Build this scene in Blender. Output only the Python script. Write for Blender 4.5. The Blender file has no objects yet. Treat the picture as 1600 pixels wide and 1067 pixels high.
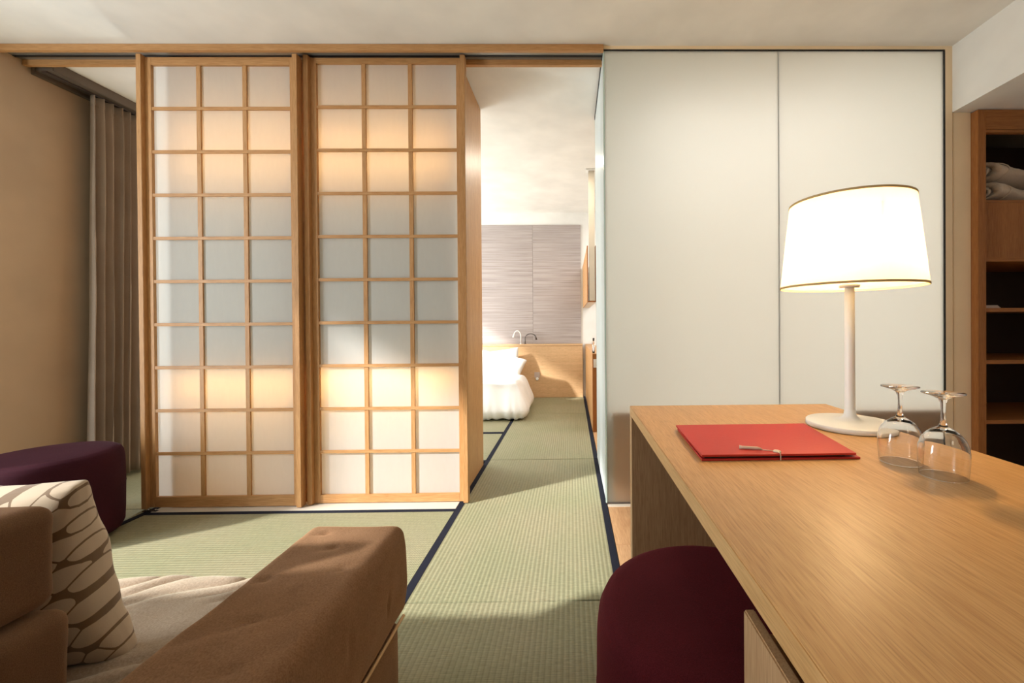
import bpy, bmesh, math, random
from mathutils import Vector, Matrix, noise
random.seed(7)
PI = math.pi
scn = bpy.context.scene
COL = scn.collection

# ------------------------------------------------------------------ camera
F, PX, PY = 661.32, 900.15, 509.35
YAW, PITCH, ROLL = 0.0122, 0.0057, -0.0072
def cam_rot():
    B = Matrix(((1,0,0),(0,0,-1),(0,1,0)))
    cy, sy = math.cos(YAW), math.sin(YAW); cp, sp = math.cos(PITCH), math.sin(PITCH); cr, sr = math.cos(ROLL), math.sin(ROLL)
    Y = Matrix(((cy,0,-sy),(0,1,0),(sy,0,cy))); P = Matrix(((1,0,0),(0,cp,-sp),(0,sp,cp))); Z = Matrix(((cr,-sr,0),(sr,cr,0),(0,0,1)))
    return Z @ P @ Y @ B
Rm = cam_rot()
cam = bpy.data.objects.new('camera', bpy.data.cameras.new('camera')); COL.objects.link(cam)
cam.data.sensor_width = 36; cam.data.sensor_fit = 'HORIZONTAL'; cam.data.lens = F/1600*36
cam.data.shift_x = -(PX-800)/1600; cam.data.shift_y = -(533.5-PY)/1600
cam.data.clip_start = .02
m3 = Matrix((Rm[0], -Vector(Rm[1]), -Vector(Rm[2]))).transposed()
cam.matrix_world = Matrix.Translation((0,0,1.05)) @ m3.to_4x4()
scn.camera = cam

# ------------------------------------------------------------------ light and exposure
scn.view_settings.view_transform = 'Standard'; scn.view_settings.look = 'None'
scn.view_settings.gamma = 1; scn.view_settings.use_curve_mapping = False
scn.view_settings.exposure = 0.15
W = bpy.data.worlds.new('sky'); scn.world = W; W.use_nodes = True
W.node_tree.nodes['Background'].inputs[0].default_value = (.80, .90, 1, 1)
W.node_tree.nodes['Background'].inputs[1].default_value = .7
def lamp(name, kind, loc, energy, color, **kw):
    l = bpy.data.lights.new(name, kind); l.energy = energy; l.color = color
    rot = kw.pop('rot', None); d = kw.pop('dir', None)
    for k, v in kw.items(): setattr(l, k, v)
    o = bpy.data.objects.new(name, l); COL.objects.link(o); o.location = loc
    if d: o.rotation_euler = Vector(d).to_track_quat('-Z', 'Y').to_euler()
    if rot: o.rotation_euler = rot
    return o
SUN = (.727, .438, -.455)
lamp('sun', 'SUN', (-8,-4,6), 7.8, (1, .99, .96), dir=SUN, angle=math.radians(3.0))
# daylight through the two windows of the left wall
lamp('window_daylight', 'AREA', (-3.59, .85, 1.2), 70, (.88,.95,1), dir=(1,0,0), shape='RECTANGLE', size=.7, size_y=2.2)
lamp('window_daylight', 'AREA', (-3.19, 4.8, 1.2), 125, (.93,.98,1), dir=(1,0,0), shape='RECTANGLE', size=2.0, size_y=2.2)
# added fill lights, no fixture behind them: living room behind the camera, bathroom, bedroom
lamp('living_fill', 'AREA', (1.3, -1.2, 2.62), 6, (1,.86,.70), dir=(0,0,-1), shape='DISK', size=.5)
lamp('bathroom_fill', 'AREA', (1.35, 4.35, 2.62), 36, (1,.965,.955), dir=(0,0,-1), shape='RECTANGLE', size=1.6, size_y=2.6)
lamp('bedroom_fill', 'AREA', (-.15, 4.1, 2.62), 12, (1,.88,.72), dir=(0,0,-1), shape='DISK', size=.3)  # added to brighten the closet side and the passage

# ------------------------------------------------------------------ materials
def L(c):
    return tuple(((x/255)/12.92 if x/255 <= .04045 else ((x/255+.055)/1.055)**2.4) for x in c) + (1,)
class NT:
    def __init__(s, name):
        s.m = bpy.data.materials.new(name); s.m.use_nodes = True; s.t = s.m.node_tree
        s.b = s.t.nodes['Principled BSDF']; s.o = s.t.nodes['Material Output']
    def n(s, kind, **kw):
        x = s.t.nodes.new(kind)
        for k, v in kw.items():
            if k in x.inputs.keys(): x.inputs[k].default_value = v
            else: setattr(x, k, v)
        return x
    def l(s, a, b): s.t.links.new(a, b)
    def coords(s, scale=(1,1,1), rot=(0,0,0), src='Object'):
        tc = s.n('ShaderNodeTexCoord'); mp = s.n('ShaderNodeMapping'); mp.inputs['Scale'].default_value = scale; mp.inputs['Rotation'].default_value = rot
        s.l(tc.outputs[src], mp.inputs[0]); return mp.outputs[0]
    def ramp(s, fac, stops):
        r = s.n('ShaderNodeValToRGB'); e = r.color_ramp.elements
        while len(e) < len(stops): e.new(.5)
        for k, (p, c) in zip(e, stops): k.position = p; k.color = c
        s.l(fac, r.inputs[0]); return r.outputs[0]
    def bump(s, h, strength=.2, dist=.002):
        b = s.n('ShaderNodeBump', Strength=strength, Distance=dist); s.l(h, b.inputs['Height']); s.l(b.outputs[0], s.b.inputs['Normal'])
def plain(name, c, rough=.6, bump=0, spec=.5, sheen=0, metal=0, bscale=300):
    t = NT(name); t.b.inputs['Roughness'].default_value = rough
    t.b.inputs['Specular IOR Level'].default_value = spec; t.b.inputs['Metallic'].default_value = metal
    t.b.inputs['Sheen Weight'].default_value = sheen
    nz = t.n('ShaderNodeTexNoise', Scale=3.0, Detail=3.0); t.l(t.coords(), nz.inputs['Vector'])
    c2 = tuple(min(255, x*1.03) for x in c); c1 = tuple(x*.97 for x in c)
    t.l(t.ramp(nz.outputs[0], [(.3, L(c1)), (.7, L(c2))]), t.b.inputs['Base Color'])
    if bump:
        n2 = t.n('ShaderNodeTexNoise', Scale=float(bscale), Detail=3.0); t.l(t.coords(), n2.inputs['Vector']); t.bump(n2.outputs[0], bump)
    return t.m
def wood(name, c1, c2, axis='X', rough=.45, k=1.0):
    t = NT(name); t.b.inputs['Roughness'].default_value = rough; t.b.inputs['Specular IOR Level'].default_value = .35
    sc = [38*k, 38*k, 38*k]; sc['XYZ'.index(axis)] = 1.6*k
    v = t.coords(tuple(sc))
    a = t.n('ShaderNodeTexNoise', Scale=1.0, Detail=5.0, Roughness=.6, Distortion=.25); t.l(v, a.inputs['Vector'])
    sc2 = [300*k, 300*k, 300*k]; sc2['XYZ'.index(axis)] = 13*k
    b = t.n('ShaderNodeTexNoise', Scale=1.0, Detail=2.0); t.l(t.coords(tuple(sc2)), b.inputs['Vector'])
    mx = t.n('ShaderNodeMix', data_type='FLOAT'); mx.inputs[0].default_value = .62
    t.l(a.outputs[0], mx.inputs[2]); t.l(b.outputs[0], mx.inputs[3])
    sc3 = [640*k, 640*k, 640*k]; sc3['XYZ'.index(axis)] = 24*k
    pz = t.n('ShaderNodeTexNoise', Scale=1.0, Detail=1.0); t.l(t.coords(tuple(sc3)), pz.inputs['Vector'])
    m = t.n('ShaderNodeMix', data_type='RGBA', blend_type='MULTIPLY'); m.inputs[0].default_value = 1
    t.l(t.ramp(mx.outputs[0], [(.30, L(c1)), (.66, L(c2))]), m.inputs[6]); t.l(t.ramp(pz.outputs[0], [(.33, (.84,.80,.75,1)), (.46, (1,1,1,1))]), m.inputs[7])
    t.l(m.outputs[2], t.b.inputs['Base Color'])
    t.bump(b.outputs[0], .12, .0008)
    return t.m
def fabric(name, c1, c2, rough=.9, sheen=.3, scale=420, bump=.35, blotch=6.0):
    t = NT(name); t.b.inputs['Roughness'].default_value = rough; t.b.inputs['Specular IOR Level'].default_value = .15
    t.b.inputs['Sheen Weight'].default_value = sheen; t.b.inputs['Sheen Roughness'].default_value = .45
    t.b.inputs['Sheen Tint'].default_value = L(tuple(min(255, x*1.5+20) for x in c2))
    a = t.n('ShaderNodeTexNoise', Scale=float(scale), Detail=2.0); t.l(t.coords(), a.inputs['Vector'])
    b = t.n('ShaderNodeTexNoise', Scale=blotch, Detail=4.0); t.l(t.coords(), b.inputs['Vector'])
    mx = t.n('ShaderNodeMix', data_type='FLOAT'); mx.inputs[0].default_value = .35
    t.l(a.outputs[0], mx.inputs[2]); t.l(b.outputs[0], mx.inputs[3])
    t.l(t.ramp(mx.outputs[0], [(.32, L(c1)), (.68, L(c2))]), t.b.inputs['Base Color'])
    t.bump(a.outputs[0], bump, .002)
    return t.m
def translucent(name, c, mixf, rough=.5, gloss=0.0, wavy=0):
    t = NT(name)
    d = t.n('ShaderNodeBsdfDiffuse'); tr = t.n('ShaderNodeBsdfTranslucent'); mx = t.n('ShaderNodeMixShader'); mx.inputs[0].default_value = mixf
    nz = t.n('ShaderNodeTexNoise', Scale=60.0, Detail=4.0); t.l(t.coords((1,1,.25)), nz.inputs['Vector'])
    col = t.ramp(nz.outputs[0], [(.3, L(tuple(x*.99 for x in c))), (.7, L(c))])
    t.l(col, d.inputs[0]); t.l(col, tr.inputs[0]); t.l(d.outputs[0], mx.inputs[1]); t.l(tr.outputs[0], mx.inputs[2])
    out = mx.outputs[0]
    if wavy:
        bp = t.n('ShaderNodeBump', Strength=.5, Distance=wavy); n3 = t.n('ShaderNodeTexNoise', Scale=9.0, Detail=2.0); t.l(t.coords((1,1,.5)), n3.inputs['Vector'])
        t.l(n3.outputs[0], bp.inputs['Height']); t.l(bp.outputs[0], d.inputs['Normal'])
    if gloss:
        g = t.n('ShaderNodeBsdfGlossy', Roughness=rough); m2 = t.n('ShaderNodeMixShader'); m2.inputs[0].default_value = gloss
        t.l(out, m2.inputs[1]); t.l(g.outputs[0], m2.inputs[2]); out = m2.outputs[0]
    t.l(out, t.o.inputs['Surface'])
    return t.m
def frosted(name):
    t = NT(name)
    d = t.n('ShaderNodeBsdfDiffuse'); d.inputs[0].default_value = L((236,234,226)); tr = t.n('ShaderNodeBsdfTranslucent'); tr.inputs[0].default_value = L((238,238,232))
    rf = t.n('ShaderNodeBsdfRefraction', Roughness=.75, IOR=1.3); rf.inputs[0].default_value = L((246,247,244))
    m1 = t.n('ShaderNodeMixShader'); m1.inputs[0].default_value = .33; t.l(tr.outputs[0], m1.inputs[1]); t.l(rf.outputs[0], m1.inputs[2])
    m2 = t.n('ShaderNodeMixShader'); m2.inputs[0].default_value = .08; t.l(m1.outputs[0], m2.inputs[1]); t.l(d.outputs[0], m2.inputs[2])
    g = t.n('ShaderNodeBsdfGlossy', Roughness=.3); m3_ = t.n('ShaderNodeMixShader'); m3_.inputs[0].default_value = .03
    t.l(m2.outputs[0], m3_.inputs[1]); t.l(g.outputs[0], m3_.inputs[2]); t.l(m3_.outputs[0], t.o.inputs['Surface']); return t.m
def emit(name, c, s):
    t = NT(name); e = t.n('ShaderNodeEmission', Strength=float(s)); e.inputs[0].default_value = L(c); t.l(e.outputs[0], t.o.inputs['Surface']); return t.m
def tatami(name, axis):
    # ribs run along `axis` every 2 cm, fine rush lines across them
    t = NT(name); t.b.inputs['Roughness'].default_value = .62; t.b.inputs['Specular IOR Level'].default_value = .3
    tc = t.n('ShaderNodeTexCoord'); sp = t.n('ShaderNodeSeparateXYZ'); t.l(tc.outputs['Object'], sp.inputs[0])
    across, along = (sp.outputs[0], sp.outputs[1]) if axis == 'Y' else (sp.outputs[1], sp.outputs[0])
    def wave(src, period):
        a = t.n('ShaderNodeMath', operation='MULTIPLY'); a.inputs[1].default_value = 2*PI/period; t.l(src, a.inputs[0])
        b = t.n('ShaderNodeMath', operation='SINE'); t.l(a.outputs[0], b.inputs[0])
        c = t.n('ShaderNodeMath', operation='MULTIPLY_ADD'); c.inputs[1].default_value = .5; c.inputs[2].default_value = .5; t.l(b.outputs[0], c.inputs[0]); return c.outputs[0]
    rib = wave(across, .0185); rush = wave(along, .0075)
    sc = (260, 30, 30) if axis == 'X' else (30, 260, 30)
    nz = t.n('ShaderNodeTexNoise', Scale=1.0, Detail=2.0); t.l(t.coords(sc), nz.inputs['Vector'])
    big = t.n('ShaderNodeTexNoise', Scale=2.2, Detail=3.0); t.l(t.coords(), big.inputs['Vector'])
    base = t.ramp(nz.outputs[0], [(.3, L((141,137,112))), (.7, L((162,158,133)))])
    b2 = t.ramp(big.outputs[0], [(.35, L((243,248,234))), (.65, L((255,252,244)))])
    m = t.n('ShaderNodeMix', data_type='RGBA', blend_type='MULTIPLY'); m.inputs[0].default_value = 1; t.l(base, m.inputs[6]); t.l(b2, m.inputs[7])
    r2 = t.ramp(rib, [(.04, (.66,.66,.62,1)), (.30, (1,1,1,1))])
    m2 = t.n('ShaderNodeMix', data_type='RGBA', blend_type='MULTIPLY'); m2.inputs[0].default_value = .5; t.l(m.outputs[2], m2.inputs[6]); t.l(r2, m2.inputs[7])
    r3 = t.ramp(rush, [(.0, (.80,.80,.75,1)), (.5, (1,1,1,1))])
    m3_ = t.n('ShaderNodeMix', data_type='RGBA', blend_type='MULTIPLY'); m3_.inputs[0].default_value = .5; t.l(m2.outputs[2], m3_.inputs[6]); t.l(r3, m3_.inputs[7])
    t.l(m3_.outputs[2], t.b.inputs['Base Color'])
    s1 = t.n('ShaderNodeMath', operation='MULTIPLY_ADD'); s1.inputs[1].default_value = 2.0; t.l(rib, s1.inputs[0]); t.l(rush, s1.inputs[2])
    t.bump(s1.outputs[0], .45, .001)
    return t.m
def glassmat(name):
    t = NT(name); t.b.inputs['Base Color'].default_value = (1,1,1,1); t.b.inputs['Roughness'].default_value = 0
    t.b.inputs['Transmission Weight'].default_value = 1; t.b.inputs['IOR'].default_value = 1.48; return t.m
def leafprint(name):
    t = NT(name); t.b.inputs['Roughness'].default_value = .8; t.b.inputs['Sheen Weight'].default_value = .2
    v0 = t.coords((1,1,1), (PI/2, 0, 0))
    mr_ = t.n('ShaderNodeMapping'); mr_.inputs['Rotation'].default_value = (0, 0, math.radians(46)); t.l(v0, mr_.inputs[0])
    ms_ = t.n('ShaderNodeMapping'); ms_.inputs['Scale'].default_value = (21, 28, 0); t.l(mr_.outputs[0], ms_.inputs[0]); v = ms_.outputs[0]
    vo = t.n('ShaderNodeTexVoronoi', voronoi_dimensions='2D', feature='F1', Scale=1.0, Randomness=.42); t.l(v, vo.inputs['Vector'])
    ve = t.n('ShaderNodeTexVoronoi', voronoi_dimensions='2D', feature='DISTANCE_TO_EDGE', Scale=1.0, Randomness=.42); t.l(v, ve.inputs['Vector'])
    a = t.n('ShaderNodeMath', operation='LESS_THAN'); a.inputs[1].default_value = .52; t.l(vo.outputs['Distance'], a.inputs[0])
    b = t.n('ShaderNodeMath', operation='GREATER_THAN'); b.inputs[1].default_value = .035; t.l(ve.outputs['Distance'], b.inputs[0])
    c = t.n('ShaderNodeMath', operation='MULTIPLY'); t.l(a.outputs[0], c.inputs[0]); t.l(b.outputs[0], c.inputs[1])
    t.l(t.ramp(c.outputs[0], [(.4, L((112,86,56))), (.6, L((188,168,142)))]), t.b.inputs['Base Color'])
    n2 = t.n('ShaderNodeTexNoise', Scale=500.0); t.l(t.coords(), n2.inputs['Vector']); t.bump(n2.outputs[0], .15)
    return t.m
def wallpaper(name):
    t = NT(name); t.b.inputs['Roughness'].default_value = .8
    a = t.n('ShaderNodeTexNoise', Scale=1.0, Detail=4.0, Roughness=.7); t.l(t.coords((1.1, 1, 75)), a.inputs['Vector'])
    t.l(t.ramp(a.outputs[0], [(.33, L((140,129,124))), (.5, L((168,157,152))), (.67, L((182,171,167)))]), t.b.inputs['Base Color'])
    t.bump(a.outputs[0], .2, .002); return t.m

O1, O2 = (170,120,70), (202,154,102)
M = dict(
  oakX=wood('oak_x', O1, O2, 'X'), oakY=wood('oak_y', O1, O2, 'Y'), oakZ=wood('oak_z', O1, O2, 'Z'),
  oaklit=wood('sunlit_oak_x', (194,156,112), (224,186,142), 'X'),  # oak lightened, sun on the headboard put into the colour
  deskY=wood('desk_oak_y', (190,142,88), (214,170,114), 'Y', .38), deskZ=wood('desk_oak_z', (172,134,96), (196,160,120), 'Z'),
  floorY=wood('floor_oak', (178,134,94), (208,168,126), 'Y', .4), tubX=wood('tub_oak', (214,154,100), (232,176,120), 'X'),
  wardZ=wood('wardrobe_oak_z', (140,86,40), (170,112,60), 'Z'), wardX=wood('wardrobe_oak_x', (140,86,40), (170,112,60), 'X'),
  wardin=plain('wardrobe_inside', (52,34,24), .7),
  ceiling=plain('ceiling_paint', (232,228,220), .85), wall=plain('wall_paint', (230,226,218), .85, bump=.05),
  walltan=plain('tan_wall_paint', (192,168,140), .9, bump=.08), wallwhite=plain('white_wall_paint', (236,234,228), .85),
  jamb=plain('jamb_lit_paint', (244,220,182), .8), black=plain('black_gasket', (22,20,20), .5), metal=plain('track_metal', (150,148,142), .4, metal=.6),  # jamb tone raised and warmed in place of an alcove light
  track=plain('curtain_track_paint', (98,86,74), .5), sill=plain('floor_track', (214,204,188), .4),
  border=fabric('mat_border_cloth', (22,24,34), (34,36,48), scale=900, sheen=.1),
  tatY=tatami('tatami_y', 'Y'), tatX=tatami('tatami_x', 'X'),
  paper=translucent('shoji_paper', (222,221,216), .55, wavy=.004), frost=frosted('frosted_glass'),
  frostside=translucent('frosted_side_glass', (232,238,236), .45, .3, .06), edge=plain('glass_edge', (196,216,208), .2), shade=translucent('lamp_shade_cloth', (234,222,198), .47),
  trimtan=plain('shade_trim', (190,160,110), .7), lampwhite=plain('lamp_white', (248,246,240), .35),
  bulb=emit('lamp_bulb', (255,214,155), 260), led=emit('led_strip', (255,200,130), 17), ledtop=emit('led_strip_top', (255,200,130), 11), ledlow=emit('led_strip_low', (255,200,135), 17), footfill=emit('foot_fill_glow', (255,210,165), 4.5), niche=plain('niche_paint', (238,226,208), .8),
  maroon=fabric('maroon_wool', (64,14,20), (92,26,34), sheen=.35, scale=520), plum=fabric('plum_wool', (44,14,24), (64,24,36), sheen=.15, scale=520),
  sofa=fabric('brown_suede', (108,78,54), (136,104,77), sheen=.35, scale=300, bump=.22, blotch=9.0), seatlit=fabric('sunlit_seat_suede', (150,130,110), (180,160,140), sheen=.4, scale=240, bump=.35, blotch=7.0),  # seat: lighter copy of the suede, sunlight put into its colour
  backshade=fabric('shaded_back_suede', (88,62,42), (112,84,60), sheen=.3, scale=700, bump=.15, blotch=5.0),  # darker copy of the suede, shade on the back put into the colour
  piping=plain('piping', (196,160,112), .6), leaf=leafprint('leaf_print'), leafback=fabric('pillow_back', (196,186,168), (214,204,188)),
  curtain=fabric('curtain_cloth', (150,134,118), (172,156,140), sheen=.1, scale=700, bump=.1),
  red=plain('red_paper', (186,34,26), .55, bump=.12, bscale=90), ivory=plain('ivory', (226,208,184), .5), string=plain('string', (222,196,172), .7),
  glass=glassmat('clear_glass'), wallpaper=wallpaper('striped_wallpaper'), linen=fabric('white_linen', (236,236,234), (246,246,244), sheen=.1, scale=300, bump=.08),
  mirror=plain('mirror_back', (206,196,178), .25), towel=fabric('beige_blanket', (204,184,164), (226,208,188), scale=260), paperw=plain('paper', (196,180,170), .7),
  chrome=plain('chrome', (190,190,190), .2, metal=1), white=plain('white_plastic', (236,234,228), .35), darkp=plain('dark_plastic', (30,26,24), .4),
  tin=plain('grey_metal', (96,88,84), .35, metal=.7),
)

# ------------------------------------------------------------------ geometry helpers
def empty(name, label=None, cat=None, loc=(0,0,0), rz=0, group=None):
    o = bpy.data.objects.new(name, None); COL.objects.link(o); o.location = loc; o.rotation_euler = (0,0,rz); o.empty_display_size = .05
    if label: o['label'] = label
    if cat: o['category'] = cat
    if group: o['group'] = group
    return o
def mesh(name, verts, faces, mat, parent=None, smooth=False, loc=None, kind=None, label=None, cat=None, group=None):
    me = bpy.data.meshes.new(name); me.from_pydata([tuple(v) for v in verts], [], faces); me.materials.append(M[mat] if isinstance(mat, str) else mat)
    if smooth:
        me.polygons.foreach_set('use_smooth', [True]*len(me.polygons))
    me.update()
    o = bpy.data.objects.new(name, me); COL.objects.link(o)
    if parent: o.parent = parent
    if loc: o.location = loc
    if kind: o['kind'] = kind
    if label: o['label'] = label
    if cat: o['category'] = cat
    if group: o['group'] = group
    return o
def boxes(name, bl, mat, parent=None, bev=0.0, **kw):
    """bl: list of (x0,x1,y0,y1,z0,z1) joined in one mesh, bevelled; origin at the first box's base centre"""
    bm = bmesh.new()
    x0,x1,y0,y1,z0,z1 = bl[0]; c = Vector(((x0+x1)/2, (y0+y1)/2, z0))
    for (a,b,d,e,f,g) in bl:
        vs = [bm.verts.new(Vector(v)-c) for v in ((a,d,f),(b,d,f),(b,e,f),(a,e,f),(a,d,g),(b,d,g),(b,e,g),(a,e,g))]
        for q in ((0,3,2,1),(4,5,6,7),(0,1,5,4),(1,2,6,5),(2,3,7,6),(3,0,4,7)): bm.faces.new([vs[i] for i in q])
    if bev: bmesh.ops.bevel(bm, geom=list(bm.edges), offset=bev, segments=2, affect='EDGES', clamp_overlap=True)
    me = bpy.data.meshes.new(name); bm.to_mesh(me); bm.free(); me.materials.append(M[mat])
    o = bpy.data.objects.new(name, me); COL.objects.link(o)
    if parent: o.parent = parent; o.location = c - parent_origin(parent)
    else: o.location = c
    for k, v in kw.items():
        o[{'cat':'category'}.get(k, k)] = v
    return o
def parent_origin(p):
    v = Vector(p.location)
    while p.parent: p = p.parent; v = v + Vector(p.location)
    return v
def box(name, x0,x1,y0,y1,z0,z1, mat, parent=None, bev=0.0, **kw): return boxes(name, [(x0,x1,y0,y1,z0,z1)], mat, parent, bev, **kw)
def lathe(name, prof, mat, parent=None, seg=48, loc=None, smooth=True, **kw):
    vs, fs = [], []
    for r, z in prof:
        for k in range(seg):
            a = 2*PI*k/seg; vs.append((r*math.cos(a), r*math.sin(a), z))
    n = len(prof)
    for i in range(n-1):
        for k in range(seg):
            k2 = (k+1) % seg; fs.append((i*seg+k, i*seg+k2, (i+1)*seg+k2, (i+1)*seg+k))
    return mesh(name, vs, fs, mat, parent, smooth, loc, **kw)
def tube(name, pts, r, mat, parent=None, seg=10, radii=None, **kw):
    pts = [Vector(p) for p in pts]; vs, fs = [], []; n = len(pts)
    for i, p in enumerate(pts):
        t = (pts[min(i+1,n-1)] - pts[max(i-1,0)]).normalized()
        u = t.cross(Vector((0,0,1)) if abs(t.z) < .9 else Vector((1,0,0))).normalized(); w = t.cross(u)
        rr = radii[i] if radii else r
        for k in range(seg):
            a = 2*PI*k/seg; vs.append(p + (u*math.cos(a) + w*math.sin(a))*rr)
    for i in range(n-1):
        for k in range(seg):
            k2 = (k+1) % seg; fs.append((i*seg+k, i*seg+k2, (i+1)*seg+k2, (i+1)*seg+k))
    fs.append(tuple(range(seg-1,-1,-1))); fs.append(tuple((n-1)*seg+k for k in range(seg)))
    return mesh(name, vs, fs, mat, parent, True, **kw)
def soft(name, size, r, mat, parent=None, n=(24,24,12), fn=None, center=None, **kw):
    """rounded cushion block, centre at its middle; fn(p, nrm) -> displaced point (local)"""
    hx, hy, hz = size[0]/2, size[1]/2, size[2]/2; vs, fs, idx = [], [], {}
    def V(i, j, k):
        key = (i, j, k)
        if key in idx: return idx[key]
        # denser grid near the rims
        def g(q, m):
            t = 2*q/m-1; return math.sin(t*PI/2)*.45 + t*.55
        p = Vector((g(i,n[0])*hx, g(j,n[1])*hy, g(k,n[2])*hz))
        c = Vector((max(-hx+r, min(hx-r, p.x)), max(-hy+r, min(hy-r, p.y)), max(-hz+r, min(hz-r, p.z))))
        d = p-c; nrm = d.normalized() if d.length > 1e-9 else Vector((0,0,1))
        if d.length > 1e-9: p = c + nrm*r
        if fn: p = Vector(fn(p.copy(), nrm))
        idx[key] = len(vs); vs.append(p); return idx[key]
    for a in range(n[0]):
        for b in range(n[1]):
            fs.append((V(a,b,0), V(a,b+1,0), V(a+1,b+1,0), V(a+1,b,0))); fs.append((V(a,b,n[2]), V(a+1,b,n[2]), V(a+1,b+1,n[2]), V(a,b+1,n[2])))
    for a in range(n[0]):
        for c in range(n[2]):
            fs.append((V(a,0,c), V(a+1,0,c), V(a+1,0,c+1), V(a,0,c+1))); fs.append((V(a,n[1],c), V(a,n[1],c+1), V(a+1,n[1],c+1), V(a+1,n[1],c)))
    for b in range(n[1]):
        for c in range(n[2]):
            fs.append((V(0,b,c), V(0,b,c+1), V(0,b+1,c+1), V(0,b+1,c))); fs.append((V(n[0],b,c), V(n[0],b+1,c), V(n[0],b+1,c+1), V(n[0],b,c+1)))
    return mesh(name, vs, fs, mat, parent, True, loc=center, **kw)
def nz(x, y, z=0.0): return noise.noise(Vector((x, y, z)))
def struct(name, bl, mat, bev=0.0, parent=None):
    o = boxes(name, bl, mat, parent, bev)
    if not parent: o['kind'] = 'structure'
    return o

D = 2.4432; H = 2.6447
XW = -3.22; XV = -3.6                       # left wall
# ------------------------------------------------------------------ the room shell
floor = struct('floor', [(-3.88, 3.5, -2.35, 6.3, -.09, -.035)], 'floorY')
struct('ceiling', [(-3.88, 3.5, -2.35, 6.3, H, H+.12)], 'ceiling')
WZ = 2.61
struct('wall_left', [(XV-.28, XV, -2.3, -1.1, 0, H), (XV-.28, XV, 1.2, D-.06, 0, H), (XV-.28, XV, -1.1, 1.2, WZ, H),
                     (XV-.28, XW, D-.06, 2.8, 0, H), (XW-.2, XW, 2.8, 3.5, 0, H), (XW-.2, XW, 5.75, 6.3, 0, H), (XW-.2, XW, 3.5, 5.75, 2.61, H)], 'walltan')
struct('wall_back', [(-3.88, 3.5, 6.1, 6.3, 0, H)], 'wallwhite')
struct('wall_front', [(-3.88, 3.5, -2.35, -2.2, 0, H)], 'wall')
struct('wall_right', [(3.3, 3.5, -2.3, 6.3, 0, H)], 'wall')
struct('wall_bathroom', [(2.24, 2.32, D+.07, 6.1, 0, H)], 'wallwhite')
struct('trim_1', [(2.225, 3.3, -2.2, D+.07, 2.262, H)], 'wall')      # bulkhead over the wardrobe alcove
struct('trim_2', [(2.232, 2.336, D-.0, D+.07, 0, 2.262)], 'jamb')           # wall stub left of the wardrobe
struct('trim_3', [(2.185, 2.225, D-.004, D+.03, 0, H)], 'jamb')              # frame post right of the glass
struct('trim_4', [(.2, 2.185, D-.004, D+.03, H-.018, H)], 'jamb')            # head strip over the glass
for i, (xx, y0, y1, wz) in enumerate(((XV, -1.1, 1.2, WZ), (XW, 3.5, 5.75, 2.61))):
    w = struct('window_%d' % (i+1), [(xx-.19, xx-.14, y0, y0+.03, 0.02, wz), (xx-.19, xx-.14, y1-.05, y1, 0.02, wz), (xx-.19, xx-.14, y0+.03, y1-.05, wz-.04, wz), (xx-.19, xx-.14, y0+.03, y1-.05, 0.0, .05)], 'wallwhite', .003)
# floor: tatami mats (ribs along their long side) with cloth borders
def mat(x0, x1, y0, y1, axis, edges):
    t = box('tatami_mat', x0, x1, y0, y1, -.034, 0, 'tatY' if axis == 'Y' else 'tatX', floor, .0015)
    w = .033
    for e in edges:
        if e == 'L': b = (x0-.0005, x0+w, y0, y1)
        if e == 'R': b = (x1-w, x1+.0005, y0, y1)
        if e == 'F': b = (x0, x1, y1-w, y1+.0005)
        if e == 'N': b = (x0, x1, y0, y0+w)
        box('border', *b, -.02, .0012, 'border', t, .0004)
    return t
for a, b in ((-2.2, -1.745), (-1.745, -.075), (-.07, 1.597), (1.602, 3.277), (3.282, 4.957), (4.962, 6.098)):
    mat(-.6635, .202, a, b, 'Y', 'LR')
for a, b in ((-2.2,-.955), (-.951,-.113), (-.109,.729), (.733,1.571), (1.575,2.413)):
    mat(-2.385, -.6645, a, b, 'X', 'NF')
for a, b in ((3.24,4.088), (4.092,4.94), (4.944,6.098)):
    mat(-2.385, -.6645, a, b, 'X', 'NF')
for a, b in ((-2.2,-.9), (-.896,.78), (.784,2.46), (2.464,4.14), (4.144,6.098)):
    mat(-3.219, -2.39, a, b, 'Y', 'R')
for a, b in ((-2.2,-.9), (-.896,.78), (.784,2.38)): mat(-3.598, -3.222, a, b, 'Y', '')
box('sliding_track', -2.385, -.665, 2.416, 2.53, -.034, .001, 'sill', floor, .001)
k = 0
x = .206
while x < 3.29:
    y = -2.2 - (.7 if k % 2 else 0)
    while y < 6.1:
        a, b = max(y, -2.2), min(y+1.4, 6.098)
        if b-a > .05: box('floor_board', x, x+.138, a+.001, b-.001, -.034, 0, 'floorY', floor, .001)
        y += 1.4
    x += .1395; k += 1
box('threshold', .206, 2.185, D-.03, D+.045, -.02, .004, 'sill', floor, .001)

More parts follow.
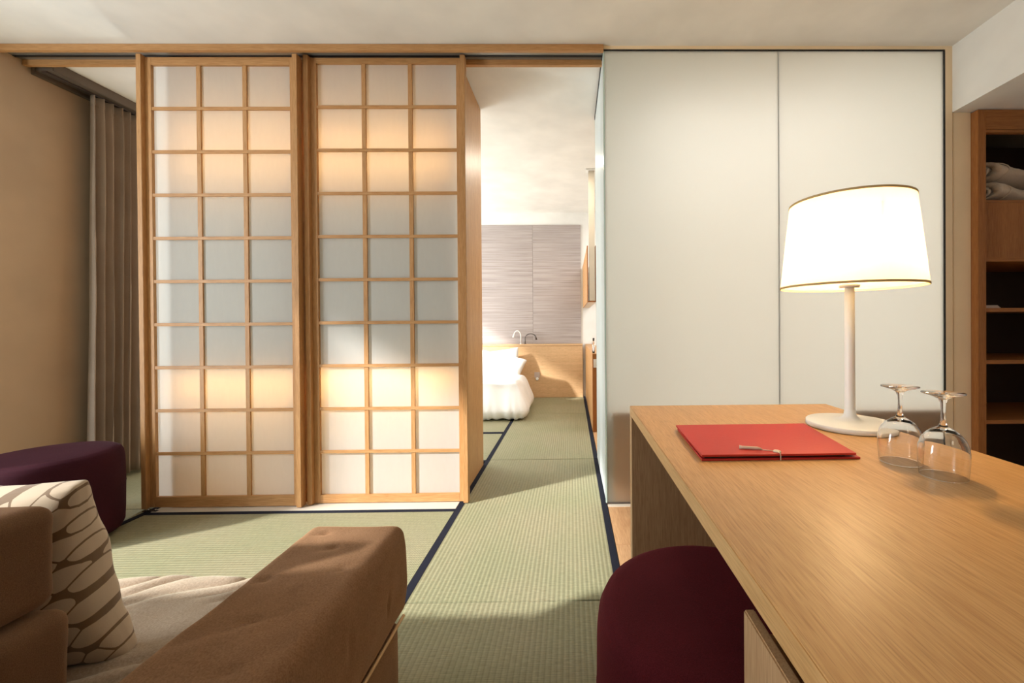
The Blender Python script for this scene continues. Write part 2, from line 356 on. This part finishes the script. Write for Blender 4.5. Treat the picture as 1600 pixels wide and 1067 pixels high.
# ------------------------------------------------------------------ lintel and shoji
lin = empty('sliding_door_rail', 'long oak lintel rail with metal slide track under the ceiling', 'rail', (-1.5, D, 2.59))
box('lintel', XW+.001, .197, D-.022, D-.001, 2.606, H-.001, 'oakX', lin, .001)
box('rear_lip', XW+.001, .197, D+.095, D+.12, 2.596, H-.001, 'oakX', lin, .001)
box('slide_track', XW+.001, .197, D, D+.094, 2.626, H-.001, 'metal', lin, .001)
box('track_groove', XW+.001, .197, D+.052, D+.066, 2.622, 2.6262, 'black', lin)
def shoji(x0, x1, yf, label, zt=2.603, pz0=.066, pz1=2.553):
    t = empty('shoji_panel', label, 'sliding door', ((x0+x1)/2, yf, .003))
    zb = .006
    rec = yf+.028; bk = yf+.042
    xi0, xi1 = x0+.034, x1-.034
    gx0, gx1 = x0+.062, x1-.056
    for a in (x0, x1-.028): box('edge_post', a, a+.028, yf, bk, zb, zt, 'oakZ', t, .0015)
    for a, b in ((x0+.028, gx0), (gx1, x1-.028)): box('stile', a, b, rec-.004, bk, zb, zt-.006, 'oakZ', t, .0008)
    box('top_rail', gx0, gx1, rec-.004, bk, pz1, zt-.006, 'oakX', t, .0008)
    box('bottom_rail', gx0, gx1, rec-.004, bk, zb, pz0, 'oakX', t, .0008)
    nc, nr = 3, 10; mw = .024
    cw = (gx1-gx0)/nc; rh = (pz1-pz0)/nr
    for i in range(1, nc): box('muntin', gx0+i*cw-mw/2, gx0+i*cw+mw/2, rec+.002, rec+.012, pz0, pz1, 'oakZ', t, .0006)
    for j in range(1, nr): box('muntin', gx0-.004, gx1+.004, rec-.002, rec+.0075, pz0+j*rh-.009, pz0+j*rh+.009, 'oakX', t, .0006)
    for i in range(nc):
        for j in range(nr):
            a0, a1 = gx0+i*cw, gx0+(i+1)*cw; b0, b1 = pz0+j*rh, pz0+(j+1)*rh
            vs = []; fs = []; N = 6
            for s, yy in ((0, rec+.0125), (1, rec+.0132)):
                for u in range(N+1):
                    for v in range(N+1):
                        px, pz = a0+(a1-a0)*u/N, b0+(b1-b0)*v/N
                        dy = .0006*(1+nz(px*9, pz*6, x0))
                        vs.append((px-(x0+x1)/2, yy+dy-yf, pz-.003))
            q = (N+1)**2
            for u in range(N):
                for v in range(N):
                    A = u*(N+1)+v; fs.append((A, A+N+1, A+N+2, A+1)); 
            mesh('pane', vs[:q], fs, 'paper', t, True)
    return t
p1 = shoji(-2.4634, -1.5553, D, 'left shoji sliding panel with oak lattice, beside the curtain')
p2 = shoji(-1.542, -.608, D+.034, 'right shoji sliding panel with oak lattice, next to the open passage', 2.619, .053, 2.583)
box('light_stop', -1.60, -1.5425, D+.080, D+.090, .006, 2.6, 'oakZ', p2, .001)  # strip added behind the gap to stop niche light leaking through
g = empty('floor_guide', 'small dark metal door guide at the foot of the left shoji panel', 'door guide', (-2.39, D-.012, .001))
box('plate', -2.44, -2.36, D-.022, D-.004, .001, .004, 'darkp', g, .001)
lathe('roller', [(0,.0),(.006,0),(.006,.009),(0,.009)], 'chrome', g, 12, (-.02,.0,.003)); lathe('roller', [(0,.0),(.006,0),(.006,.009),(0,.009)], 'chrome', g, 12, (.02,.0,.003))

# closet box behind the shoji, with two lit niches
cl = empty('closet', 'full-height oak-sided closet standing behind the shoji panels', 'closet', (-1.5, 2.86, 0))
cx0, cx1, cy0, cy1 = -2.36, -.66, 2.57, 3.16
box('side_panel', cx1-.022, cx1, cy0, cy1, .002, H-.002, 'oakZ', cl, .001)
box('side_panel', cx0, cx0+.022, cy0, cy1, .002, H-.002, 'oakZ', cl, .001)
box('back_panel', cx0+.022, cx1-.022, cy1-.02, cy1, .002, H-.002, 'wallwhite', cl, .001)
box('front_panel', cx0+.022, cx1-.022, cy0+.03, cy0+.05, .80, 1.815, 'wallwhite', cl, .001)
box('front_panel', cx0+.022, cx1-.022, cy0+.03, cy0+.05, .002, .05, 'wallwhite', cl, .001)
for z0, z1, zl in ((.05,.782,.782), (1.815,H-.003,2.062)):
    n_ = box('niche', cx0+.022, cx1-.022, cy0+.10, cy0+.12, z0, z1, 'niche', cl)
    box('shelf', cx0+.022, cx1-.022, cy0+.02, cy0+.0995, zl, zl+.018, 'niche', n_)
    box('light_strip', cx0+.03, cx1-.03, cy0+.040, cy0+.065, zl-.010, zl-.001, 'ledtop' if z0 > 1 else 'led', n_)
    if z0 < 1: box('light_strip', cx0+.03, cx1-.03, cy0+.075, cy0+.09, z0+.002, z0+.010, 'footfill', n_)  # extra glowing strip added at the foot to brighten the lower panes
    if z0 > 1:
        box('light_strip', cx0+.03, cx1-.03, cy0+.075, cy0+.09, zl+.019, zl+.026, 'ledlow', n_)
        box('shelf', cx0+.022, cx1-.022, cy0+.03, cy0+.0995, z0-.018, z0, 'niche', n_)

# ------------------------------------------------------------------ frosted glass screen
gs = empty('glass_partition', 'tall frosted glass partition in black gaskets behind the desk', 'partition', (1.2, D+.01, 0))
box('pane', .203, 1.2118, D+.002, D+.014, .012, H-.026, 'frost', gs)
box('pane', 1.2142, 2.176, D+.002, D+.014, .012, H-.026, 'frost', gs)
box('joint', 1.2118, 1.2142, D+.0012, D+.0148, .012, H-.026, 'frostside', gs)
box('gasket', .197, 2.185, D-.002, D+.016, H-.0265, H-.0185, 'black', gs)
box('gasket', 2.1765, 2.185, D-.003, D+.016, .004, H-.026, 'black', gs)
box('gasket', .197, 2.1765, D-.002, D+.016, .004, .0115, 'tin', gs)
sg = empty('glass_side_screen', 'narrow frosted glass screen running back beside the passage', 'partition', (.2, 2.9, 0))
box('pane', .197, .207, D+.018, 3.27, .016, H-.026, 'frostside', sg)
box('edge_strip', .196, .208, 3.27, 3.276, .016, H-.026, 'edge', sg)
box('edge_strip', .195, .203, D-.001, D+.0175, .012, H-.027, 'edge', sg)
box('top_channel', .193, .211, D+.018, 3.276, H-.024, H-.0005, 'black', sg)
box('bottom_channel', .205, .213, D+.018, 3.276, .0005, .0155, 'tin', sg)
tb = empty('bath_surround', 'oak bathtub surround seen dimly behind the frosted glass', 'bathtub', (1.2, 2.8, 0))
box('front_board', .24, 2.17, D+.0165, D+.04, .005, .53, 'tubX', tb, .001)
box('side_board', .24, .262, D+.041, 3.2, .005, .53, 'tubX', tb, .001)
box('rear_board', .262, 2.17, 3.18, 3.2, .005, .53, 'tubX', tb, .001)
box('tub', .262, 2.17, D+.041, 3.18, .005, .46, 'white', tb, .01)

# ------------------------------------------------------------------ bedroom end
hw = empty('wall_covering', 'taupe striped wallpaper panels above the headboard', 'wallpaper', (-1, 6.09, .76))
for a, b in ((-3.2,-1.36), (-1.358,-.543), (-.541,.146)): box('panel', a, b, 6.084, 6.0985, .765, 2.468, 'wallpaper', hw, .001)
hb = empty('headboard', 'low oak headboard wall across the end of the bedroom', 'headboard', (-1, 6.06, 0))
box('board', -3.2, .165, 6.03, 6.083, .002, .74, 'oaklit', hb, .001)
box('cap', -3.2, .165, 6.02, 6.083, .741, .764, 'oaklit', hb, .001)
lw = empty('divider_wall', 'low oak divider wall running along the tatami strip to the headboard', 'divider', (.22, 5, 0))
box('panel', .205, .33, 4.1, 6.095, .002, .755, 'oakY', lw, .001)
box('end_panel', .205, .33, 4.08, 4.099, .002, .757, 'wardZ', lw, .001)
s_ = empty('wall_switch', 'white switch on the brown end of the low divider wall', 'switch', (.238, 4.075, .63))
box('plate', .215, .262, 4.073, 4.0795, .625, .705, 'white', s_, .001); box('rocker', .226, .251, 4.070, 4.073, .64, .69, 'white', s_, .001)
s_ = empty('wall_socket', 'small square socket on the headboard right of the pillows', 'socket', (-.485, 6.02, .27))
box('plate', -.525, -.45, 6.021, 6.0295, .25, .325, 'paperw', s_, .002); lathe('cup', [(.022,0),(.022,.006),(.012,.004),(0,.004)], 'white', s_, 16).rotation_euler = (PI/2,0,0)
s_.children[-1].location = (-.002, .003, .018)
bt = empty('soap_bottle', 'clear bottle with a black cap on the low divider wall', 'bottle', (.222, 4.18, .757))
lathe('body', [(0,0),(.013,0),(.013,.1),(.006,.115),(.006,.122),(0,.122)], 'glass', bt, 16); lathe('cap', [(0,.1225),(.009,.1225),(.009,.15),(0,.15)], 'darkp', bt, 16)
mr = empty('mirror_cabinet', 'ceiling-hung oak-framed mirror box above the low divider wall', 'mirror', (.22, 5.2, 1.27))
box('side_board', .172, .182, 4.4, 6.083, 1.272, 1.857, 'oakY', mr, .001)
for b in ((.172,.182,4.384,4.399,1.272,1.857), (.257,.267,4.384,4.399,1.272,1.857)): box('frame', *b, 'wardZ', mr, .001)
box('frame', .1825,.2565,4.384,4.399,1.272,1.284, 'wardZ', mr, .001)
box('back_board', .257, .267, 4.4, 6.083, 1.272, 1.857, 'wallwhite', mr, .001)
box('base_board', .183, .256, 4.4, 6.083, 1.272, 1.284, 'ivory', mr, .001)
box('post', .192, .254, 4.388, 4.43, 1.285, H-.012, 'mirror', mr, .002)
box('ceiling_plate', .165, .285, 4.36, 4.46, H-.012, H-.0005, 'white', mr, .002)
def gooseneck(name, x, mat, w, lean, label, r, h):
    t = empty(name, label, 'reading lamp', (x, 6.04, .765))
    lathe('base', [(0,0),(.016,0),(.016,.008),(0,.008)], mat, t, 14)
    pts = [(0,0,.008), (0,0,h*.55)] + [(lean*(w/2)*(1-math.cos(a)), 0, h*.55 + h*.45*math.sin(a)) for a in [PI*i/10 for i in range(1,9)]]
    tube('stem', pts, r, mat, t, 8)
    e = Vector(pts[-1]); tube('head', [e, e+Vector((lean*.018,0,-.06))], .01, mat, t, 10, radii=[.008,.014])
gooseneck('reading_lamp', -.715, 'white', .10, -1, 'white gooseneck reading lamp on the headboard above the pillows', .007, .19)
gooseneck('reading_lamp', -.655, 'tin', .16, 1, 'grey gooseneck reading lamp on the headboard, bent to the right', .006, .145)
# bed
bed = empty('mattress', 'white bed mattress on the tatami at the oak headboard', 'mattress', (-1.45, 5.4, 0))
soft('core', (1.50, 1.2, .16), .05, 'linen', bed, (12,10,4), center=(-.05,.01,.082))
def duv(p, n):
    X, Y = p.x, p.y
    f = .030*nz(X*2.2, Y*2.2, 3) + .016*nz(X*6, Y*6, p.z*5) - .018*abs(nz(X*4, Y*5, 7))
    q = p + n*f
    t_ = min(1, max(0, (.05-p.z)/.2))
    q += n*t_*(.007*math.sin(X*58+6*nz(X*4, 0)) + .006*math.sin(Y*52+5*nz(Y*4, 1)))
    q.x += .03*t_*nz(Y*3, 2)
    s_ = max(0, min(1, (p.z+.12)/.32)); s_ = s_*s_*(3-2*s_); q.x -= .09*s_*max(0, X/.9)**6; q.y += .16*s_*max(0, -Y/.51)**4
    q.z = max(q.z, -.1975)
    return q
dv = empty('duvet', 'puffy white duvet on the bed in the far room', 'duvet', (-1.38, 5.05, .2))
soft('cover', (1.80, 1.02, .40), .12, 'linen', dv, (110,70,30), duv, center=(0,0,.0))
def pil(p, n):
    u, v = max(-1, min(1, p.x/.33)), max(-1, min(1, p.z/.23))
    pinch = max(0, (1-u*u)*(1-v*v)); sgn = 1 if p.y > 0 else -1
    p.y = sgn*abs(p.y)/.085*(.008+.095*pinch**.4)
    p.x *= 1 - .06*(1-v*v); p.z *= 1 - .09*(1-u*u)
    p.y += .014*nz(p.x*7, p.z*7, 5) + .006*nz(p.x*18, p.z*14, 1)
    return p
for i, (x, y, z, rx, rz, lab) in enumerate(((-1.04, 5.87, .47, -.16, .03, 'white pillow leaning on the headboard, the taller one behind'), (-.97, 5.60, .47, -.75, -.12, 'white pillow slumped in front of the taller pillow'))):
    t = empty('pillow', lab, 'pillow', (x, y, z), rz, 'white bed pillows')
    c = soft('cover', (.66, .17, .46), .012, 'linen', t, (44,8,34), pil); c.rotation_euler = (rx, -.10 if i == 0 else .22 if i == 1 else 0, 0)

# ------------------------------------------------------------------ curtain
tr = empty('curtain_track', 'brown curtain track on the ceiling along the left wall', 'curtain track', (-3.14, 4.2, 2.57))
box('channel', -3.19, -3.085, D+.135, 6.05, 2.585, H-.001, 'track', tr, .003)
box('rail', -3.155, -3.125, D+.135, 6.05, 2.574, 2.5849, 'tin', tr, .001)
box('lip', -3.219, -3.191, D+.135, 6.05, 2.565, H-.001, 'track', tr, .002)
cu = empty('curtain', 'long taupe curtain hanging in soft folds left of the shoji', 'curtain', (-3.12, 3.2, .02))
vs, fs = [], []; NU, NV = 420, 36
for i in range(NU+1):
    s = i/NU
    for j in range(NV+1):
        v = j/NV; z = .03 + 2.53*v
        sp = 2.80 + s*1.15 - (1-v)**1.5*.05*(1-s)
        ph = s*2*PI*21
        amp = .036*(1-.3*v) if v < .96 else .022
        fold = math.sin(ph + 1.6*nz(s*9, v*1.2)) 
        px = amp*(fold + .25*math.sin(2*ph+1+v)) + .008*nz(s*20, v*3)
        py = sp + .012*math.cos(ph)*(1-.4*v)
        vs.append((px, py-3.2, z-.02))
for i in range(NU):
    for j in range(NV):
        a = i*(NV+1)+j; fs.append((a, a+NV+1, a+NV+2, a+1))
c = mesh('cloth', vs, fs, 'curtain', cu, True)
sm = c.modifiers.new('thick', 'SOLIDIFY'); sm.thickness = .003
vs2 = [v for v in vs if v[2] > 2.46]
vs, fs = [], []
for i in range(NU+1):
    s = i/NU; ph = s*2*PI*21
    for z in (2.50, 2.565):
        px = -.004 + .022*(math.sin(ph+1.6*nz(s*9, 1.2)) + .25*math.sin(2*ph+2)) + .008*nz(s*20, 3)
        vs.append((px+.006, 2.80+s*1.15+.009*math.cos(ph)-3.2, z-.02))
for i in range(NU): a = i*2; fs.append((a, a+2, a+3, a+1))
hd = mesh('heading_tape', vs, fs, 'curtain', cu, True); sm = hd.modifiers.new('thick', 'SOLIDIFY'); sm.thickness = .004

# ------------------------------------------------------------------ wardrobe (right alcove)
wd = empty('wardrobe', 'open oak wardrobe with dark shelves in the right alcove', 'wardrobe', (2.85, 2.7, 0))
wx0, wx1, wy0, wy1 = 2.338, 3.295, 2.40, 2.95
box('side_panel', wx0, wx0+.046, wy0, wy1, .002, 2.258, 'wardZ', wd, .001)
box('side_panel', wx1-.03, wx1, wy0, wy1, .002, 2.258, 'wardZ', wd, .001)
box('header', wx0+.046, wx1-.03, wy0, wy0+.03, 2.145, 2.258, 'wardX', wd, .001)
box('top_trim', wx0+.046, wx1-.03, wy0+.002, wy0+.03, 2.128, 2.144, 'wardX', wd, .001)
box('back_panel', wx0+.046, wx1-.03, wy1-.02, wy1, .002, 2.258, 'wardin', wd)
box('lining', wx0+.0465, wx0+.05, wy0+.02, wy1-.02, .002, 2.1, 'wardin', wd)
for z in (1.39, 1.10, .80, .455): 
    box('shelf', wx0+.05, wx1-.03, wy0+.006, wy1-.02, z, z+.022, 'wardX', wd, .001)
box('front_panel', wx0+.05, wx1-.03, wy0+.03, wy0+.05, 1.413, 1.735, 'wardZ', wd, .001)
box('shelf', wx0+.05, wx1-.03, wy0+.03, wy1-.02, 1.7355, 1.75, 'wardX', wd, .001)
def roll(z, zc, label, seed, dy):
    t = empty('rolled_blanket', label, 'blanket', (2.462, 2.515+dy, z), .42)
    vs, fs = [], []; NA, NX = 26, 46
    for i in range(NX+1):
        s = i/NX; x = s*.58
        e = min(1, (s*9+.5)) ** .5
        for k in range(NA):
            a = 2*PI*k/NA
            r = 1 + .05*nz(x*9, a*1.1, seed) + .03*nz(x*25, a*3, seed)
            if s == 0: r *= .55
            y = .100*r*math.cos(a)*(.9+.1*e); zz_ = .060*r*math.sin(a)*(.75+.25*e)
            sy = 1 if math.sin(a) > 0 else .75
            vs.append((x+(.02 if s == 0 else 0)+ .008*nz(a*2, seed), y, .062+zz_*sy + .010*nz(x*5, 0, seed)))
    for i in range(NX):
        for k in range(NA):
            k2 = (k+1) % NA; fs.append((i*NA+k, i*NA+k2, (i+1)*NA+k2, (i+1)*NA+k))
    fs.append(tuple(range(NA))); fs.append(tuple(NX*NA+k for k in range(NA-1,-1,-1)))
    mesh('body', vs, fs, 'towel', t, True)
    pts = [(-.0, .050*math.cos(a)*(1-a/16), .06+.03*math.sin(a)*(1-a/16)) for a in [i*.35 for i in range(28)]]
    tube('rolled_end', pts, .010, 'towel', t, 8)
    b = [(.10+.01*math.sin(3*a), .103*math.cos(a), .063+.0625*math.sin(a)*(1 if math.sin(a) > 0 else .8)) for a in [2*PI*i/24 for i in range(25)]]
    tube('seam', b, .004, 'towel', t, 6)
roll(1.752, 0, 'lower of two rolled beige blankets in the wardrobe top', 3.1, 0)
roll(1.878, 0, 'upper of two rolled beige blankets in the wardrobe top', 8.4, .01)
t = empty('folded_cloth', 'small folded pale cloth on the upper wardrobe shelf', 'cloth', (2.45, 2.5, 1.1225))
for i in range(3): box('fold', 2.39, 2.50-.004*i, 2.43+.003*i, 2.56, 1.1226+i*.006, 1.1282+i*.006, 'paperw', t, .002)

# ------------------------------------------------------------------ desk
dk = empty('desk', 'long oak desk with slab top in the right foreground', 'desk', (.57, .6, 0))
dx0, dx1, dy0, dy1 = .212, .930, -.75, 1.535
box('desktop', dx0, dx1, dy0, dy1, .7175, .75, 'deskY', dk, .0015)
box('end_panel', dx0, dx1, dy1-.042, dy1, .002, .717, 'deskZ', dk, .0012)
box('back_panel', dx1-.04, dx1-.01, dy0+.05, dy1-.046, .15, .717, 'deskZ', dk, .001)
pd = empty('drawer_unit', 'oak drawer pedestal under the near end of the desk', 'drawer unit', (.55, 0, 0))
box('carcass', .2305, .86, -.5, .525, .03, .66, 'deskZ', pd, .001)
box('plinth', .27, .84, -.46, .5, .0015, .0295, 'darkp', pd, .001)
for i, (a, b) in enumerate(((.46, .687), (.245, .456), (.034, .241))): box('drawer_front', .216, .230, -.5, .532, a, b, 'deskZ', pd, .002)

# table lamp
lm = empty('table_lamp', 'lit white table lamp with round base and cream shade on the desk', 'lamp', (.796, 1.199, .7505))
lathe('base', [(0,0),(.108,0),(.112,.002),(.112,.0135),(.110,.0155),(.05,.0175),(.026,.022),(.0165,.032),(.0135,.05)], 'lampwhite', lm, 72)
lathe('pad', [(0,-.0002),(.104,-.0002),(.104,.0)], 'darkp', lm, 32)
lathe('pole', [(.0135,.05),(.013,.2),(.0125,.396),(.0,.396)], 'lampwhite', lm, 24)
lathe('socket', [(0,.397),(.024,.397),(.026,.404),(.022,.408),(.018,.45),(0,.45)], 'lampwhite', lm, 24)
lathe('bulb', [(.0,.451),(.014,.451),(.016,.47),(.03,.50),(.031,.52),(.022,.54),(0,.548)], 'bulb', lm, 24)
sb, st = .399, .637; rb, rt = .178, .153
sh = lathe('shade', [(rb,sb),(rt,st)], 'shade', lm, 96)
for (r0, z0) in ((rb, sb), (rt, st)):
    lathe('rim', [(r0-.001, z0-.0025),(r0+.0012, z0-.0025),(r0+.0010, z0+.0035),(r0-.001, z0+.0035),(r0-.001, z0-.0025)], 'trimtan', sh, 96)
for i in range(3):
    a = 2*PI*i/3+.4; tube('spoke', [(0.02*math.cos(a), .02*math.sin(a), .44), ((rt+.007)*math.cos(a)*.98, (rt+.007)*math.sin(a)*.98, .60)], .0018, 'lampwhite', sh, 6)

# wine glasses upside down: one lathe each with a bowl, stem and foot part
def wine(x, y, label, rz):
    t = empty('wine_glass', label, 'wine glass', (x, y, .7503), rz, 'upturned wine glasses')
    H_ = .163
    # outer then inner surface, z measured up from the rim on the desk
    out = [(.0370,.0003),(.03735,.0008),(.0374,.0018),(.0376,.0035),(.0386,.015),(.0397,.032),(.0400,.044),(.0388,.059),(.034,.073),(.026,.084),(.016,.0915),(.0075,.0965)]
    inn = [(.0,.0905),(.008,.0895),(.0165,.0868),(.0262,.0810),(.0332,.0715),(.0380,.0585),(.0393,.044),(.0390,.032),(.0379,.015),(.0369,.0035),(.0367,.0018),(.03665,.0008)]
    lathe('bowl', inn + out, 'glass', t, 64)
    lathe('stem', [(.0075,.0965),(.0048,.103),(.0038,.115),(.0037,.130),(.0045,.142),(.0075,.1495)], 'glass', t, 64)
    lathe('foot', [(.0075,.1495),(.016,.1545),(.026,.1575),(.0335,.1600),(.0342,.1612),(.0335,.1624),(.018,.1632),(0,.1634)], 'glass', t, 64)
    return t
wine(.700, .893, 'upturned wine glass nearer the lamp base', 0)
wine(.716, .806, 'upturned wine glass nearer the desk edge, in front of the other', .4)

# red folder
fd = empty('folder', 'red paper folder tied with string and button on the desk', 'folder', (.462, 1.045, .7505))
def quad_slab(name, pts, z0, z1, mat, parent, o=(.462,1.045,.7505)):
    vs = [(x-o[0], y-o[1], z0) for x, y in pts] + [(x-o[0], y-o[1], z1) for x, y in pts]
    ob = mesh(name, vs, [(3,2,1,0),(4,5,6,7),(0,1,5,4),(1,2,6,5),(2,3,7,6),(3,0,4,7)], mat, parent)
    bv = ob.modifiers.new('bevel', 'BEVEL'); bv.width = .0008; bv.segments = 2
    return ob
quad_slab('back_cover', [(.281,.911),(.629,.913),(.660,1.183),(.296,1.181)], 0, .004, 'red', fd)
quad_slab('gap_shade', [(.289,.917),(.60,.920),(.640,1.172),(.303,1.172)], .0042, .0085, 'darkp', fd)  # dark slab standing for the shade in the gap between the covers
quad_slab('front_cover', [(.281,.911),(.620,.913),(.656,1.186),(.292,1.180)], .0088, .0135, 'red', fd)
bu = lathe('button', [(0,0),(.008,0),(.0085,.0015),(.007,.003),(0,.0034)], 'ivory', fd, 24, (-.010, -.119, .0137))
tube('string', [(-.010,-.119,.0155), (-.010,-.1345,.0148), (-.010,-.1365,.008), (-.010,-.1360,.0004)], .0011, 'string', fd, 8)
tube('string', [(-.012,-.118,.0155), (-.028,-.112,.0152), (-.040,-.106,.0155)], .0011, 'string', fd, 8)
tube('tassel', [(-.038,-.107,.0165), (-.046,-.103,.0175), (-.060,-.099,.0175), (-.076,-.094,.0170), (-.082,-.091,.0168)], .004, 'string', fd, 12, radii=[.0018,.0036,.0034,.0036,.0050])

# ------------------------------------------------------------------ ottomans
def ottoman(x, y, r, h, matn, label, rz):
    t = empty('ottoman', label, 'ottoman', (x, y, .001), rz)
    prof = [(0,.012),(r-.03,.012),(r-.012,.018),(r-.003,.04),(r,.10),(r+.002,h*.55),(r,h-.07),(r-.004,h-.035),(r-.014,h-.014),(r-.032,h-.004),(r-.07,h),(r*.5,h+.004),(0,h+.006)]
    # finer profile
    pf = []
    for (a, b) in zip(prof, prof[1:]):
        for k in range(3): s = k/3; pf.append((a[0]+(b[0]-a[0])*s, a[1]+(b[1]-a[1])*s))
    pf.append(prof[-1])
    o = lathe('body', pf, matn, t, 72)
    lathe('seam', [(r+.0005,h*.545),(r+.0032,h*.55),(r+.0005,h*.555)], matn, t, 72)
    for k in range(4):
        a = PI/4+k*PI/2; lathe('foot', [(0,0),(.02,0),(.02,.0118),(0,.0118)], 'darkp', t, 16, ((r-.07)*math.cos(a), (r-.07)*math.sin(a), 0))
ottoman(-2.565, 2.093, .265, .435, 'plum', 'dark plum round ottoman by the left wall and curtain', 0)
ottoman(.318, .925, .265, .44, 'maroon', 'maroon round ottoman tucked half under the desk', .3)

# ------------------------------------------------------------------ sofa
sf = empty('sofa', 'low brown suede sofa with tufted arm in the left foreground', 'sofa', (-1.0, .6, 0))
so = Vector((-1.0, .6, 0))
def dent(p, cx, cy, depth, w, ax=1.0, ay=.5):
    dx, dy = (p.x-cx)/ax, (p.y-cy)/ay
    return depth*math.exp(-(dx*dx+dy*dy)/(w*w))
AX0, AX1, AY0, AY1, AZ0, AZ1 = -.722, -.463, -.35, 1.185, .255, .502
acx, acy, acz = (AX0+AX1)/2, (AY0+AY1)/2, (AZ0+AZ1)/2
dents = [(-.655,1.13),(-.59,1.05),(-.52,.96),(-.67,.93),(-.60,.80),(-.55,.68),(-.66,.64),(-.62,.50)]
def armfn(p, n):
    X, Y, Z = p.x+acx, p.y+acy, p.z+acz
    f = .005*nz(X*5, Y*5, Z*5) + .0018*nz(X*17, Y*17, Z*17)
    if n.x > .3: f += .010*math.cos(max(-1, min(1, (Z-acz)/.125))*PI/2)
    p = p + n*f
    if n.z > .4 :
        q = Vector((X, Y, 0))
        for dx, dy in dents: p.z -= dent(q, dx, dy, .007, .013) + dent(q, dx-.012, dy-.010, .003, .03, 1, .35)
    if n.x > .6:
        q = Vector((Y, Z, 0))
        for dy, dz in ((1.04,.36),(.86,.40),(.70,.36)): p.x -= dent(q, dy, dz, .006, .014, .4, 1.6)
    return p
soft('armrest', (AX1-AX0, AY1-AY0, AZ1-AZ0), .030, 'sofa', sf, (60,200,34), armfn, center=Vector((acx,acy,acz))-so)
def base(p, n): return p + n*(.003*nz(p.x*6, p.y*6, p.z*6))
soft('base', (.252, 1.50, .225), .022, 'sofa', sf, (12,40,12), base, center=Vector((acx-.006, acy-.005, .135))-so)
tube('piping', [Vector((AX1-.001, AY0+.03 + (AY1-AY0-.055)*i/30, .255))-so for i in range(31)], .0042, 'piping', sf, 8)
for x, y in ((-.68,1.1), (-.5,1.1)): lathe('leg', [(0,0),(.018,0),(.02,.024),(0,.024)], 'darkp', sf, 14, (x+1.0, y-.6, .001))
# seat cushion with diagonal pulled folds
SX0, SX1, SY0, SY1 = -1.80, -.724, .30, 1.20
scx, scy = (SX0+SX1)/2, (SY0+SY1)/2
def seatfn(p, n):
    X, Y = p.x+scx, p.y+scy
    if n.z > .2 or p.z > .02:
        d = (Y-.55) - .75*(X+1.3) + .16*nz(X*2.2, Y*2.2, 2) + .05*nz(X*6, Y*6, 4)
        w = math.sin(d*2*PI/.155)
        fold = (1-abs(w))**1.6
        amp = .034*(.5+1.1*nz(X*2.6, Y*3.1, 9)) * min(1, max(0, (1.22-Y)/.05))
        p.z += -max(0, amp)*fold + .008*nz(X*5, Y*5, 6) + .0015*nz(X*22, Y*22)
        p.z += .010*math.cos((Y-scy)/(SY1-SY0)*PI)
    return p
soft('seat_cushion', (SX1-SX0, SY1-SY0, .13), .035, 'seatlit', sf, (150,120,12), seatfn, center=Vector((scx, scy, .298))-so)
soft('seat_base', (SX1-SX0, SY1-SY0-.02, .20), .02, 'sofa', sf, (12,12,8), base, center=Vector((scx, scy, .125))-so)
def bk(p, n): return p + n*(.006*nz(p.x*4, p.y*6, p.z*5) + .0015*nz(p.x*18, p.y*18, p.z*18))
soft('back_cushion', (.88, .11, .172), .028, 'backshade', sf, (50,14,24), bk, center=Vector((-1.302, .672, .672))-so)
soft('lower_back_cushion', (.90, .11, .24), .026, 'backshade', sf, (50,14,26), bk, center=Vector((-1.293, .672, .464))-so)

# patterned throw pillow behind the backrest
tp = empty('throw_pillow', 'throw pillow with pale leaf print propped against the sofa back', 'pillow', (-1.15, .83, .56), 0)
def tpf(p, n):
    u, v = max(-1, min(1, p.x/.225)), max(-1, min(1, p.z/.205))
    pinch = max(0, (1-u*u)*(1-v*v))
    sgn = 1 if p.y > 0 else -1
    k = abs(p.y)/.075
    p.y = sgn*k*(.010+.078*pinch**.42)
    p.x *= 1 - .075*(1-v*v); p.z *= 1 - .075*(1-u*u)
    p.y += .006*nz(p.x*9, p.z*9, 2)+.003*nz(p.x*22, p.z*22, 4); p.x += .004*nz(p.z*14, 1.0)
    return p
c = soft('cover', (.45, .15, .41), .012, 'leaf', tp, (48,8,44), tpf); c.rotation_euler = (math.radians(14), 0, math.radians(6))
